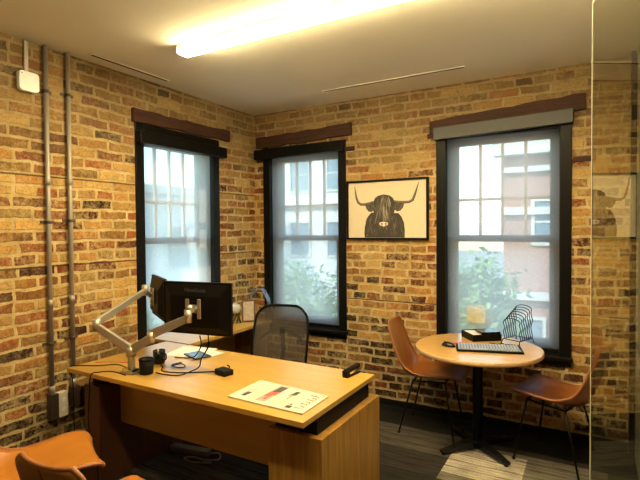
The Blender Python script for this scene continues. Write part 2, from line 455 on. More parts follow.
def roller_shade(P, w, label, c0, c1, zc, zh, fascia, depth, tilt=0):
    u0, u1, z0, z1 = w
    r = thing('roller_shade', label, 'window shade', P((u0+u1)/2, 0, zc), 0, 'roller shades over the windows')
    inv = Vector(r.location)
    def bx(bm, a, b, na, nb, za, zb, tl=0):
        hexa(bm, [tuple(Vector(P(*v))-inv) for v in ((a,na,za),(b,na,za+tl),(b,nb,za+tl),(a,nb,za),(a,na,zb),(b,na,zb+tl),(b,nb,zb+tl),(a,nb,zb))])
    bm = NB(); bx(bm, c0, c1, .0, depth, zc, zc+zh, tilt); obj('cassette', bm, fascia, r, bevel=.004)
    bm = NB(); N = 10
    a, b = u0+.085, u1-.085
    zb = z0+.115
    lo = []; hi = []
    for i in range(N+1):
        u = a+(b-a)*i/N
        lo.append(bm.verts.new(Vector(P(u, -.035, zb))-inv)); hi.append(bm.verts.new(Vector(P(u, -.030, zc+.03))-inv))
    for i in range(N): bm.faces.new((lo[i], lo[i+1], hi[i+1], hi[i]))
    obj('shade_fabric', bm, M['shade'], r)
    bm = NB(); bx(bm, a, b, -.046, -.024, zb-.028, zb); obj('bottom_bar', bm, M['frame'], r, bevel=.004)
    return r
roller_shade(PL, WIN[1], 'pale see-through roller shade on the left wall window behind the monitors', 2.50, 3.50, 2.285, .095, M['frame'], .075, .0)
roller_shade(PB, WIN[2], 'see-through roller shade in black box on the window behind the mesh office chair', -3.06, -2.028, 2.325, .098, M['frame'], .07, .01)
roller_shade(PB, WIN[3], 'see-through roller shade with wide grey fascia on the window above the round table', -1.172, -.125, 2.342, .105, M['grey'], .06, .03)

# short timber nailing blocks left in the brickwork beside the windows
for i, (u0, u1, z) in enumerate(((-2.03,-1.93,2.335), (-3.07,-2.99,2.30), (-1.235,-1.16,2.37), (-.13,.03,2.085))):
    bm = NB(); box(bm, u0, u1, B-.012, B+.02, z, z+.04)
    tag(obj('wood_block', bm, M['beam'], bevel=.004),
        ('dark timber block in brick right of the window behind the office chair', 'dark timber block in brick left of the window behind the office chair',
         'dark timber block in brick left of the window above the round table', 'long dark timber block in brick right of the window above the round table')[i], 'wood block', 'timber blocks in the brickwork')

# ------------------------------------------------------------------ ceiling fittings
def lamp(y, x0, x1, label, lens, side):
    r = thing('ceiling_light', label, 'ceiling light', ((x0+x1)/2, y, CEIL), 0, 'linear ceiling lights')
    L = (x1-x0)/2
    bm = NB(); box(bm, -L, L, -.052, .052, -.018, 0); obj('housing', bm, M['white'], r, bevel=.002)
    bm = NB(); box(bm, -L+.004, L-.004, -.05, -.046, -.042, -.018); obj('side_diffuser', bm, side, r)
    bm = NB(); box(bm, -L+.004, L-.004, .046, .05, -.042, -.018); obj('side_diffuser', bm, M['lens_far'], r)
    bm = NB(); vs = [(-.05,-.042), (.05,-.042), (.05,-.049), (.036,-.056), (-.036,-.056), (-.05,-.049)]
    a = [bm.verts.new((-L, y_, z_)) for y_, z_ in vs]; b = [bm.verts.new((L, y_, z_)) for y_, z_ in vs]
    n = len(vs); bm.faces.new(a); bm.faces.new(b[::-1])
    for k in range(n): bm.faces.new((a[k], a[(k+1) % n], b[(k+1) % n], b[k]))
    obj('lens', bm, lens, r)
    bm = NB(); box(bm, -L-.004, -L, -.052, .052, -.054, 0); obj('end_cap', bm, M['white'], r)
    bm = NB(); box(bm, L, L+.004, -.052, .052, -.054, 0); obj('end_cap', bm, M['white'], r)
    return r
lamp(2.277, -2.34, .10, 'long white linear ceiling light glowing warm above the desk', M['lens'], M['lens_side'])
lamp(.80, -2.34, .10, 'added linear ceiling light out of view over the doorway side of the room', M['lens_dim'], M['lens_side_dim'])  # added unseen lamp that brightens the left wall and desk front
for (cx, cy, L, ax, lab) in ((-1.435, 3.626, .60, 0, 'long thin slot air diffuser in the ceiling along the back wall'), (-2.968, 2.377, .33, 1, 'short dark slot air diffuser in the ceiling over the left window')):
    r = thing('ceiling_vent', lab, 'air vent', (cx, cy, CEIL), 0 if ax == 0 else R(90), 'slot diffusers in the ceiling')
    bm = NB(); box(bm, -L, L, -.022, -.010, -.005, 0); box(bm, -L, L, .010, .022, -.005, 0); box(bm, -L-.012, -L, -.022, .022, -.005, 0); box(bm, L, L+.012, -.022, .022, -.005, 0)
    obj('frame', bm, M['ceiling'], r)
    bm = NB(); box(bm, -L, L, -.010, .010, -.0045, 0); obj('slot', bm, M['matte'], r)

# ------------------------------------------------------------------ left wall services
def conduit(y, z0, label, boxh):
    r = thing('conduit', label, 'conduit', (A, y, z0), 0, 'steel conduits on the left wall')
    bm = NB(); tube(bm, [(.022, 0, boxh), (.022, 0, CEIL-z0)], .0145, 12); obj('pipe', bm, M['steel'], r)
    bm = NB(); box(bm, .0, .055, -.026, .026, 0, boxh-.02); obj('junction_box', bm, M['rust'], r, bevel=.004)
    bm = NB(); tube(bm, [(.022,0,boxh-.02),(.022,0,boxh+.03)], .019, 12); obj('connector', bm, M['steel'], r)
    for z in (.55, 1.35):
        bm = NB(); tube(bm, [(.022,0,boxh+z),(.022,0,boxh+z+.05)], .0175, 12); obj('coupling', bm, M['steel'], r)
    for z in (.3, 1.1, 1.95):
        bm = NB(); box(bm, 0, .008, -.045, .045, boxh+z, boxh+z+.02); tube(bm, [(.022,0,boxh+z),(.022,0,boxh+z+.02)], .0165, 12); obj('strap', bm, M['rust'], r)
conduit(1.800, .36, 'tall steel conduit left of its pair on the left brick wall', .19)
conduit(1.950, .40, 'tall steel conduit nearer the window on the left brick wall', .16)
r = thing('wall_outlet', 'cream wall outlet plate between the two steel conduit boxes', 'outlet', (A, 1.862, .36))
bm = NB(); box(bm, 0, .045, -.032, .032, 0, .165); obj('cover_plate', bm, M['cream'], r, bevel=.003)
for z in (.04, .105):
    bm = NB(); lathe(bm, [(.015,0),(.015,.003)], seg=16); o = obj('socket', bm, M['white'], r, loc=(.045, 0, z+.012), rot=(0, R(90), 0))
r = thing('power_plug', 'black plug block pushed into outlet beside the desk leg', 'plug', (A, 2.045, .38))
bm = NB(); box(bm, 0, .05, -.035, .035, 0, .13); obj('body', bm, M['matte'], r, bevel=.006)
for z in (.03, .09):
    bm = NB(); tube(bm, [(.05,0,z),(.075,0,z)], [.018,.014], 12); obj('plug_head', bm, M['matte'], r)
bm = NB(); tube(bm, smooth_path([(.075,0,.03),(.10,-.01,.0),(.09,-.04,-.12),(.05,-.06,-.25),(.05,-.02,-.366)]), .004, 6); obj('cord', bm, M['rubber'], r)
r = thing('wireless_access_point', 'small white wireless box high on the left brick wall', 'wireless device', (A, 1.688, 2.475))
bm = NB(); poly_prism(bm, round_rect(.125, .125, .024, 5, 0, .065), .006, .04); 
for v in bm.verts: v.co = Vector((v.co.z, v.co.x, v.co.y))
obj('body', bm, M['white'], r, bevel=.006, seg=3)
bm = NB(); box(bm, 0, .008, -.05, .05, .015, .115); obj('mounting_plate', bm, M['matte'], r)
bm = NB(); lathe(bm, [(.0035,0),(.0035,.0015)], seg=10); obj('status_light', bm, M['ink'], r, loc=(.04, -.045, .11), rot=(0, R(90), 0))
bm = NB(); box(bm, 0, .014, -.016, .010, .131, CEIL-2.475-.002); obj('raceway', bm, M['steel'], r, bevel=.003)

# ------------------------------------------------------------------ glass door standing open beside the camera
phi = R(16.3)
ex, ey = -.003, 1.475
dirx, diry = math.sin(phi), -math.cos(phi)
LD = .86
root = bpy.data.objects.new('door_1', None); COL.objects.link(root); root['kind'] = 'structure'
root.location = (ex, ey, 0); root.rotation_euler = (0, 0, math.atan2(diry, dirx))
bm = NB(); box(bm, .004, LD, 0, .010, .012, 2.196); obj('pane', bm, M['doorglass'], root)
bm = NB(); box(bm, 0, .004, -.0005, .0105, .012, 2.2); box(bm, .004, LD, -.0005, .0105, 2.196, 2.2); obj('ground_edge', bm, M['glassedge'], root)
bm = NB(); box(bm, LD-.10, LD, -.012, .022, .0, .10); box(bm, LD-.10, LD, -.012, .022, 2.15, 2.23); obj('pivot_fitting', bm, M['alu'], root, bevel=.003)

# ------------------------------------------------------------------ executive desk
r = thing('desk', 'large honey oak office desk with floating top and pedestal', 'desk', (-1.985, 2.165, 0))
def lb(bm, x0, x1, y0, y1, z0, z1): box(bm, x0+1.985, x1+1.985, y0-2.165, y1-2.165, z0, z1)
bm = NB(); lb(bm, -2.86, -1.11, 1.765, 2.565, .713, .74); obj('desktop', bm, M['oak'], r, bevel=.0025)
bm = NB(); lb(bm, -1.375, -1.135, 1.93, 2.53, .60, .713); obj('riser', bm, M['black'], r)
bm = NB(); lb(bm, -2.80, -2.69, 1.90, 2.50, .62, .713); obj('riser', bm, M['black'], r)
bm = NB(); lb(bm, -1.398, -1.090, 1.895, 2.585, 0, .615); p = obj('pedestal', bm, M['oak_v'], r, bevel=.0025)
bm = NB()
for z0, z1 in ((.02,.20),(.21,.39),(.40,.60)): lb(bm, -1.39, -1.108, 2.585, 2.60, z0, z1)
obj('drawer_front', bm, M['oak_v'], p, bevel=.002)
bm = NB(); lb(bm, -2.65, -1.402, 1.992, 2.012, .36, .713); obj('modesty_panel', bm, M['oak'], r)
bm = NB(); lb(bm, -2.815, -2.665, 1.85, 2.54, 0, .62); obj('side_leg', bm, M['walnut'], r, bevel=.003)
r = thing('return_desk', 'oak side desk along the left wall behind the main desk', 'desk', (-2.86, 3.05, 0))
bm = NB(); box(bm, -.225, .225, -.465, .60, .712, .74); obj('desktop', bm, M['oak'], r, bevel=.0025)
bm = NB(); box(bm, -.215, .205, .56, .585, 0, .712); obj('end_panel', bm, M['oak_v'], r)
bm = NB(); box(bm, -.215, -.195, -.40, .56, .32, .712); obj('back_panel', bm, M['oak'], r)
bm = NB(); box(bm, -.20, .19, -.46, -.435, 0, .712); obj('end_panel', bm, M['walnut'], r)

# ------------------------------------------------------------------ newspaper
r = thing('newspaper', 'folded newspaper lying on the front right of the desk', 'newspaper', (-1.39, 1.985, .74))
def sheet(bm, x0, x1, y0, y1, z0, z1): box(bm, x0, x1, y0, y1, z0, z1)
q = [(-.228,-.137),(-.235,.150),(.000,.130),(.228,.108),(.232,-.150),(.005,-.145)]
bm = NB(); poly_prism(bm, [q[0], q[5], q[2], q[1]], 0, .009); poly_prism(bm, [q[5], q[4], q[3], q[2]], 0, .009); obj('pages', bm, M['newsprint'], r)
bm = NB()
Z = .0092; rnd = random.Random(3)
def ink(bm, x0, x1, y0, y1, z=Z, mi=0):
    bm.faces.new([bm.verts.new(p) for p in ((x0,y0,z),(x1,y0,z),(x1,y1,z),(x0,y1,z))]).material_index = mi
ink(bm, -.075, -.012, -.115, .125, Z, 1)                      # picture beside the fold
ink(bm, -.062, -.018, .02, .11, Z+.0002, 0); ink(bm, -.066, -.03, -.05, .02, Z+.0003, 2); ink(bm, -.05, -.028, -.085, -.055, Z+.0003, 2); ink(bm,-.035,-.016,-.02,.03,Z+.0004,2)
for k in range(5): ink(bm, -.19+k*.010, -.185+k*.010, -.07, .0+rnd.uniform(0,.03), Z, 1)
ink(bm, -.178, -.150, -.095, -.035, Z, 0)
for k in range(4): ink(bm, -.128+k*.011, -.124+k*.011, -.09, .07+rnd.uniform(0,.03), Z, 1)
for k in range(12):
    a = .03+.008*k; ink(bm, a, a+.003, -.11, -.045+rnd.uniform(-.01,.005), Z, 1); 
    if k > 6: ink(bm, a, a+.003, -.02, .07, Z, 1)
ink(bm, .04, .075, .01, .05, Z, 1); ink(bm, .05, .08, .03, .085, Z+.0001, 0); ink(bm, .06, .068, -.03, .01, Z, 2)
ink(bm, .112, .145, -.128, -.095, Z, 0); ink(bm, .12, .13, -.09, -.07, Z, 0)
obj('print', bm, [M['ink'], M['inkgrey'], M['redink']], r)
# sweeping script masthead along the right end of the page
bm = NB()
pts = []
for k in range(90):
    f = k/89; pts.append((.183 + .024*math.sin(f*44)*(1.5 if f < .14 else .75 + .35*math.sin(f*21)), .092 - .205*f + .009*math.cos(f*44), .0098))
tube(bm, pts, .0019, 4, flat=(1, .25)); obj('masthead', bm, M['ink'], r)

# ------------------------------------------------------------------ stapler
r = thing('stapler', 'black stapler at the far right corner of the desk', 'stapler', (-1.225, 2.49, .74), R(84))
bm = NB(); box(bm, -.075, .075, -.018, .018, 0, .010); obj('base', bm, M['black'], r, bevel=.004)
bm = NB(); hexa(bm, [(-.07,-.015,.022),(.08,-.015,.030),(.08,.015,.030),(-.07,.015,.022),(-.07,-.013,.046),(.078,-.013,.056),(.078,.013,.056),(-.07,.013,.046)]); obj('arm', bm, M['gloss'], r, bevel=.006)
bm = NB(); hexa(bm, [(-.062,-.010,.011),(.074,-.010,.018),(.074,.010,.018),(-.062,.010,.011),(-.062,-.010,.022),(.074,-.010,.030),(.074,.010,.030),(-.062,.010,.022)]); obj('magazine', bm, M['chrome'], r)
bm = NB(); box(bm, -.075, -.045, -.019, .019, .008, .040); obj('hinge', bm, M['black'], r, bevel=.003)

# ------------------------------------------------------------------ monitors on the twin arm
def monitor(p_l, p_r, zb, hgt, label, lettering):
    """p_l and p_r are the two ends of the back's lower edge, seen from behind"""
    a, b = Vector((*p_l, zb)), Vector((*p_r, zb)); w = (b-a).length
    r = thing('monitor', label, 'monitor', ((a+b)/2), math.atan2(b.y-a.y, b.x-a.x), 'monitors on the twin arm')
    # local: x along the width, -y is the back (towards the doorway), +y the screen
    bm = NB(); box(bm, -w/2, w/2, .0, .022, 0, hgt); obj('bezel', bm, M['black'], r, bevel=.004)
    bm = NB(); box(bm, -w/2+.012, w/2-.012, .022, .0235, .016, hgt-.012); obj('screen', bm, M['gloss'], r)
    bm = NB()
    o1 = [(-w/2+.012, .012), (w/2-.012, .012), (w/2-.012, hgt-.012), (-w/2+.012, hgt-.012)]
    o2 = [(-w/2+.07, .05), (w/2-.07, .05), (w/2-.07, hgt-.085), (-w/2+.07, hgt-.085)]
    va = [bm.verts.new((x, 0, z)) for x, z in o1]; vb = [bm.verts.new((x, -.026, z)) for x, z in o2]
    bm.faces.new(vb); bm.faces.new(va[::-1])
    for k in range(4): bm.faces.new((va[k], va[(k+1) % 4], vb[(k+1) % 4], vb[k]))
    obj('rear_housing', bm, M['black'], r, bevel=.006, seg=3)
    bm = NB(); box(bm, -.055, .055, -.030, -.026, .10, .21); obj('mount_plate', bm, M['black'], r)
    bm = NB()
    for k in range(9): box(bm, -.12+k*.03, -.10+k*.03, -.0265, -.0255, .066, .069)
    obj('vent_slots', bm, M['matte'], r)
    if lettering:
        f = bpy.data.curves.new('lettering', 'FONT'); f.body = lettering; f.size = .038; f.extrude = .0006; f.align_x = 'CENTER'
        f.materials.append(M['grey'])
        tmp = bpy.data.objects.new('lettering_curve', f); COL.objects.link(tmp); bpy.context.view_layer.update()
        me = bpy.data.meshes.new_from_object(tmp.evaluated_get(bpy.context.evaluated_depsgraph_get())); bpy.data.objects.remove(tmp)
        o = bpy.data.objects.new('lettering', me); COL.objects.link(o); o.parent = r
        o.location = (.0, -.0215, hgt-.060); o.rotation_euler = (R(90-20), 0, 0)
    return r
mon1 = monitor((-2.355, 2.098), (-1.872, 2.180), .955, .325, 'black wide monitor with its back to the doorway, centre of the desk', 'ViewSonic')
mon2 = monitor((-2.79, 2.375), (-2.432, 2.168), .995, .285, 'black monitor seen almost edge-on in front of the left window', None)

r = thing('monitor_mount', 'silver twin-arm monitor mount clamped to the left end of desk', 'monitor mount', (-2.42, 1.90, .74))
def rel(p): return (p[0]+2.42, p[1]-1.90, p[2]-.74)
bm = NB(); box(bm, -.055, .055, -.045, .045, 0, .012); obj('base_plate', bm, M['alu'], r, bevel=.003)
bm = NB(); box(bm, -.045, .045, -.035, .02, .012, .026); obj('clamp_block', bm, M['chrome'], r, bevel=.003)
bm = NB(); tube(bm, [(0,0,.012),(0,0,.17)], .021, 16); obj('post', bm, M['alu'], r)
bm = NB(); tube(bm, [(0,0,.10),(0,0,.155)], .030, 16); obj('collar', bm, M['alu'], r)
def arm(name, pts, w, mat=M['alu']):
    bm = NB()
    for a, b in zip(pts, pts[1:]):
        a, b = Vector(rel(a)), Vector(rel(b)); d = (b-a).normalized(); s = d.cross(Vector((0,0,1))).normalized()*w*.55; u = s.cross(d).normalized()*w
        hexa(bm, [a-s-u, b-s*.8-u*.8, b+s*.8-u*.8, a+s-u, a-s+u, b-s*.8+u*.8, b+s*.8+u*.8, a+s+u])
    return obj(name, bm, mat, r, bevel=.006)
P0 = (-2.42, 1.90, .875); E1 = (-2.605, 1.80, 1.02); E2 = (-2.60, 2.16, 1.195)
arm('lower_arm', [P0, E1], .028); 
bm = NB(); tube(bm, [rel((E1[0],E1[1],.995)), rel((E1[0],E1[1],1.065))], .024, 14); obj('elbow', bm, M['alu'], r)
arm('upper_arm', [(E1[0],E1[1],1.045), E2], .024)
bm = NB(); tube(bm, [rel((E2[0],E2[1],1.165)), rel((E2[0],E2[1],1.235))], .022, 14); obj('elbow', bm, M['alu'], r)
m2c = Vector((-2.611, 2.2715, 1.15)); 
bm = NB(); tube(bm, [rel(E2), rel((-2.632, 2.228, 1.15))], .014, 10); obj('tilt_head', bm, M['alu'], r)
E3 = (-2.262, 1.915, .965); E4 = (-2.045, 2.00, 1.085)
arm('lower_arm', [P0, E3], .028)
bm = NB(); tube(bm, [rel((E3[0],E3[1],.935)), rel((E3[0],E3[1],1.0))], .024, 14); obj('elbow', bm, M['alu'], r)
arm('upper_arm', [(E3[0],E3[1],.985), E4], .028)
bm = NB(); tube(bm, [rel((E4[0],E4[1],1.06)), rel((E4[0],E4[1],1.135))], .022, 14); ball(bm, rel((-2.05,2.02,1.14)), .022); obj('elbow', bm, M['alu'], r)
bm = NB(); tube(bm, [rel((-2.05,2.02,1.125)), rel((-2.075,2.09,1.125))], .016, 12); obj('tilt_head', bm, M['alu'], r)
# H-shaped mounting plates
for (c, ang, dy) in ((Vector((-2.1135, 2.139, 1.12)), math.atan2(.082,.483), -.037), (Vector((-2.611, 2.2715, 1.145)), math.atan2(-.207,.358), -.037)):
    bm = NB()
    for sx in (-1, 1): box(bm, sx*.042-.013, sx*.042+.013, -.003, .004, -.06, .06)
    box(bm, -.03, .03, -.003, .004, -.025, .025)
    o = obj('mounting_plate', bm, M['alu'], r, bevel=.003)
    off = Vector((-math.sin(ang)*dy, math.cos(ang)*dy, 0)); o.location = rel(c+off); o.rotation_euler = (0, 0, ang)

# ------------------------------------------------------------------ small things on the desk
r = thing('pencil_cup', 'black mesh pencil cup beside the monitor arm base', 'cup', (-2.318, 1.925, .74))
bm = NB(); lathe(bm, [(.036,0),(.040,.004),(.043,.088),(.040,.088),(.035,.006)], seg=24); obj('body', bm, M['matte'], r)
bm = NB(); lathe(bm, [(.043,.084),(.046,.086),(.046,.092),(.040,.092)], seg=24, cap=False); obj('rim', bm, M['black'], r)
r = thing('coffee_mug', 'small black mug behind the monitor arm', 'mug', (-2.43, 2.12, .74))
bm = NB(); lathe(bm, [(.032,0),(.037,.004),(.039,.085),(.035,.085),(.032,.008)], seg=24); obj('body', bm, M['gloss'], r)
bm = NB(); tube(bm, smooth_path([(.037,0,.07),(.060,0,.065),(.062,0,.035),(.038,0,.022)]), .005, 8); obj('handle', bm, M['gloss'], r)
r = thing('adapter_box', 'black palm-sized adapter box on the middle of the desk', 'adapter', (-1.895, 2.135, .74), R(-12))
bm = NB(); box(bm, -.050, .050, -.034, .034, 0, .034); obj('body', bm, M['matte'], r, bevel=.006)
bm = NB(); tube(bm, smooth_path([(-.02,.03,.012),(-.03,.06,.014),(-.06,.085,.018),(-.085,.09,.02)]), .004, 6); obj('cord', bm, M['rubber'], r)
def cable(pts, rad, label, cat='cable', mat='rubber'):
    bm = NB(); tube(bm, smooth_path(pts), rad, 6); return tag(obj('cable', bm, M[mat], ), label, cat, 'loose cables at the desk')
zt = .7445
cable([(-2.05,2.17,.955),(-2.06,2.18,.88),(-2.10,2.16,.80),(-2.08,2.12,.765),(-2.075,2.05,.757),(-2.11,1.985,zt),(-2.20,1.955,zt),(-2.27,1.955,zt)], .0038, 'thin black cable hanging from the wide monitor down to the desk')
cable([(-1.945,2.135,.752),(-2.03,2.10,zt),(-2.10,2.05,zt),(-2.18,2.01,zt),(-2.27,2.00,zt),(-2.33,2.06,zt),(-2.37,2.08,zt)], .0038, 'black cable lying in a curve from adapter box towards mug')
cable([(-2.39,1.835,zt),(-2.46,1.80,zt+.02),(-2.55,1.77,zt+.012),(-2.60,1.752,.735),(-2.615,1.75,.62),(-2.63,1.752,.42),(-2.60,1.78,.20),(-2.61,1.80,.006)], .0035, 'black cable dropping over the front desk edge to the floor')
cable([(-2.485,1.93,zt),(-2.58,1.92,zt+.015),(-2.70,1.87,zt+.005),(-2.83,1.81,zt+.002),(-2.868,1.80,.73),(-2.87,1.81,.60),(-2.85,1.80,.40),(-2.83,1.79,.2),(-2.84,1.8,.006)], .0035, 'black cable running off the left end of the desk')
cable([(-2.47,1.96,zt),(-2.56,1.99,zt+.01),(-2.68,1.95,zt+.012),(-2.80,1.92,zt)], .003, 'reddish cable lying on desk left of the monitor arm', mat='red')
cable([(-2.30,2.10,zt),(-2.25,2.14,zt+.01),(-2.20,2.12,zt+.004),(-2.22,2.08,zt+.006),(-2.28,2.09,zt+.012),(-2.26,2.15,zt+.016)], .0035, 'tangle of cable looped beside the black mug')
cable([(-2.11,2.16,.945),(-2.16,2.22,.86),(-2.26,2.26,.77),(-2.36,2.28,zt),(-2.44,2.26,zt)], .0038, 'black cable sagging from behind the wide monitor over the papers')
r = thing('paper_stack', 'loose white papers lying on the desk behind the monitors', 'papers', (-2.42, 2.40, .74))
for k, (dx, dy, a) in enumerate(((0,0,8),(.05,.02,-6),(-.03,.04,14))):
    bm = NB(); box(bm, -.14, .14, -.105, .105, 0, .0012); obj('sheet', bm, M['paper'], r, loc=(dx, dy, .0013*k), rot=(0,0,R(a)))
r = thing('tablet', 'dark flat tablet lying on the papers behind the monitor', 'tablet', (-2.33, 2.36, .7442), R(-20))
bm = NB(); box(bm, -.09, .09, -.06, .06, 0, .008); obj('body', bm, M['grey'], r, bevel=.003)
bm = NB(); box(bm, -.08, .08, -.052, .052, .008, .0085); obj('screen', bm, M['gloss'], r)

# on the return desk
r = thing('picture_frame', 'small dark photo frame leaning on the oak side desk', 'picture frame', (-2.775, 3.475, .7405), R(40))
def tl(v): return Vector((v[0], v[1]*1.0 + .22*v[2], v[2]))
bm = NB(); W, Hh = .125, .20
for x0, x1, z0, z1 in ((-W/2,-W/2+.014,0,Hh),(W/2-.014,W/2,0,Hh),(-W/2+.014,W/2-.014,0,.014),(-W/2+.014,W/2-.014,Hh-.014,Hh)): hexa(bm, [tl(v) for v in ((x0,-.012,z0),(x1,-.012,z0),(x1,0,z0),(x0,0,z0),(x0,-.012,z1),(x1,-.012,z1),(x1,0,z1),(x0,0,z1))])
obj('frame', bm, M['walnut'], r)
bm = NB(); x0, x1, z0, z1 = -W/2+.014, W/2-.014, .014, Hh-.014
hexa(bm, [tl(v) for v in ((x0,-.006,z0),(x1,-.006,z0),(x1,0,z0),(x0,0,z0),(x0,-.006,z1),(x1,-.006,z1),(x1,0,z1),(x0,0,z1))]); obj('photo', bm, plain('old_photo', (.42,.36,.30), .3, var=.5, scale=40), r)
bm = NB(); hexa(bm, [(-.02,.001,0),(.02,.001,0),(.02,.09,0),(-.02,.09,0),(-.02,.030,.13),(.02,.030,.13),(.02,.036,.13),(-.02,.036,.13)]); obj('easel_back', bm, M['black'], r)
r = thing('ornament', 'white crumpled glass ornament on wire feet on the oak side desk', 'ornament', (-2.845, 3.37, .74))
bm = NB(); ball(bm, (0,0,.135), .052, 3)
for v in bm.verts:
    d = v.co - Vector((0,0,.135)); v.co += d.normalized()*.014*mnoise.noise(v.co*38)
obj('globe', bm, plain('frosted_white', (.45,.46,.46), .25, var=.25, scale=50), r)
bm = NB()
for k in range(8):
    a = k*math.pi/4; b = a+math.pi/4*1.5
    tube(bm, [(.052*math.cos(a),.052*math.sin(a),.003),(.040*math.cos(b),.040*math.sin(b),.095)], .003, 6)
    tube(bm, [(.052*math.cos(b),.052*math.sin(b),.003),(.040*math.cos(a),.040*math.sin(a),.095)], .003, 6)
obj('wire_stand', bm, M['black'], r)
r = thing('acrylic_stand', 'clear curved plastic stand at the far end of the side desk', 'stand', (-2.765, 3.607, .74), R(2))
bm = NB(); prof = smooth_path([(-.10,0,.005),(-.09,0,.14),(-.06,0,.26),(.0,0,.31),(.07,0,.28),(.12,0,.20),(.145,0,.11)], 5)
for a, b in zip(prof, prof[1:]):
    bm.faces.new([bm.verts.new(p) for p in ((a.x,-.03,a.z),(b.x,-.03,b.z),(b.x,.03,b.z),(a.x,.03,a.z))])
o = obj('curved_sheet', bm, M['acrylic'], r); s = o.modifiers.new('thick', 'SOLIDIFY'); s.thickness = .003
bm = NB(); box(bm, -.11, .13, -.04, .04, 0, .005); obj('base', bm, M['acrylic'], r)

# clutter under the desk
r = thing('power_strip', 'grey power strip with coiled cord on the floor under the desk', 'power strip', (-2.50, 2.45, 0), R(10))
bm = NB(); box(bm, -.16, .16, -.028, .028, 0, .04); obj('body', bm, M['steel'], r, bevel=.004)
bm = NB(); tube(bm, smooth_path([(.16,0,.02),(.22,.03,.012),(.26,-.04,.01),(.18,-.08,.01),(.08,-.07,.01),(.02,-.10,.01),(.10,-.13,.01),(.24,-.10,.01)]), .006, 6); obj('cord', bm, M['steel'], r)

# ------------------------------------------------------------------ office chair
r = thing('office_chair', 'brown mesh swivel office chair behind the desk', 'chair', (-2.235, 3.08, -.0), R(16))
# local: faces -y
bm = NB(); N, Mh = 14, 14; grid = []
def backpt(i, j, off=0):
    s, t = i/N*2-1, j/Mh
    w = .255 - .030*t**2 - .02*(1-t)**2
    e = max(0, (t-.86)/.14)
    w *= (1-.05*e**2)
    return Vector((s*w, .20 + .05*t + .05*(1-s*s)*.9 - .05*math.cos(t*3.1)*.5 + off, .47 + .472*t - .060*(max(0, abs(s)-.50)/.50)**2.2*t*t))
for i in range(N+1): grid.append([bm.verts.new(backpt(i, j)) for j in range(Mh+1)])
for i in range(N):
    for j in range(Mh): bm.faces.new((grid[i][j], grid[i+1][j], grid[i+1][j+1], grid[i][j+1])).smooth = True
obj('back_mesh', bm, M['mesh'], r)
rim = [backpt(0, j) for j in range(Mh+1)] + [backpt(i, Mh) for i in range(1, N)] + [backpt(N, j) for j in range(Mh, -1, -1)] + [backpt(i, 0) for i in range(N-1, 0, -1)]
bm = NB(); tube(bm, rim, .011, 8, closed=True); obj('back_frame', bm, M['black'], r)
bm = NB(); box(bm, -.022, .022, .268, .285, .68, .76); obj('lumbar_pad', bm, M['grey'], r, bevel=.006)
bm = NB(); tube(bm, smooth_path([(0,.10,.43),(0,.24,.47),(0,.30,.56),(0,.295,.72)]), .018, 8); tube(bm, smooth_path([(-.19,.24,.66),(-.1,.285,.72),(0,.297,.73),(.1,.285,.72),(.19,.24,.66)]), .010, 8); obj('back_spine', bm, M['black'], r)
bm = NB()
sg = []
for i in range(13):
    rw = []
    for j in range(13):
        x = (i/12*2-1); y = (j/12*2-1); rx = .25*(1-.10*abs(y)**3); ry = .24*(1-.12*abs(x)**3)
        rw.append(bm.verts.new((x*rx, y*ry-.02, .485 - .045*max(0,-y)**3*1.0 + .012*abs(x)**2.5)))
    sg.append(rw)
for i in range(12):
    for j in range(12): bm.faces.new((sg[i][j], sg[i+1][j], sg[i+1][j+1], sg[i][j+1])).smooth = True
o = obj('seat', bm, M['matte'], r); s = o.modifiers.new('thick', 'SOLIDIFY'); s.thickness = .045
bm = NB(); tube(bm, [(0,0,.09),(0,0,.40)], .026, 14); box(bm, -.10, .10, -.10, .12, .39, .435); obj('gas_lift', bm, M['black'], r)
for k in range(5):
    a = R(72*k+20); c, s_ = math.cos(a), math.sin(a)
    bm = NB(); tube(bm, [(0,0,.10),(.15*c,.15*s_,.09),(.30*c,.30*s_,.065)], [.028,.022,.016], 8); bl = obj('base_leg', bm, M['black'], r)
    bm = NB()
    for d in (-.012, .012): tube(bm, [(.30*c-d*s_-.009*s_, .30*s_+d*c+.009*c, .029),(.30*c-d*s_+.009*s_, .30*s_+d*c-.009*c, .029)], .028, 12)
    obj('caster', bm, M['rubber'], bl)

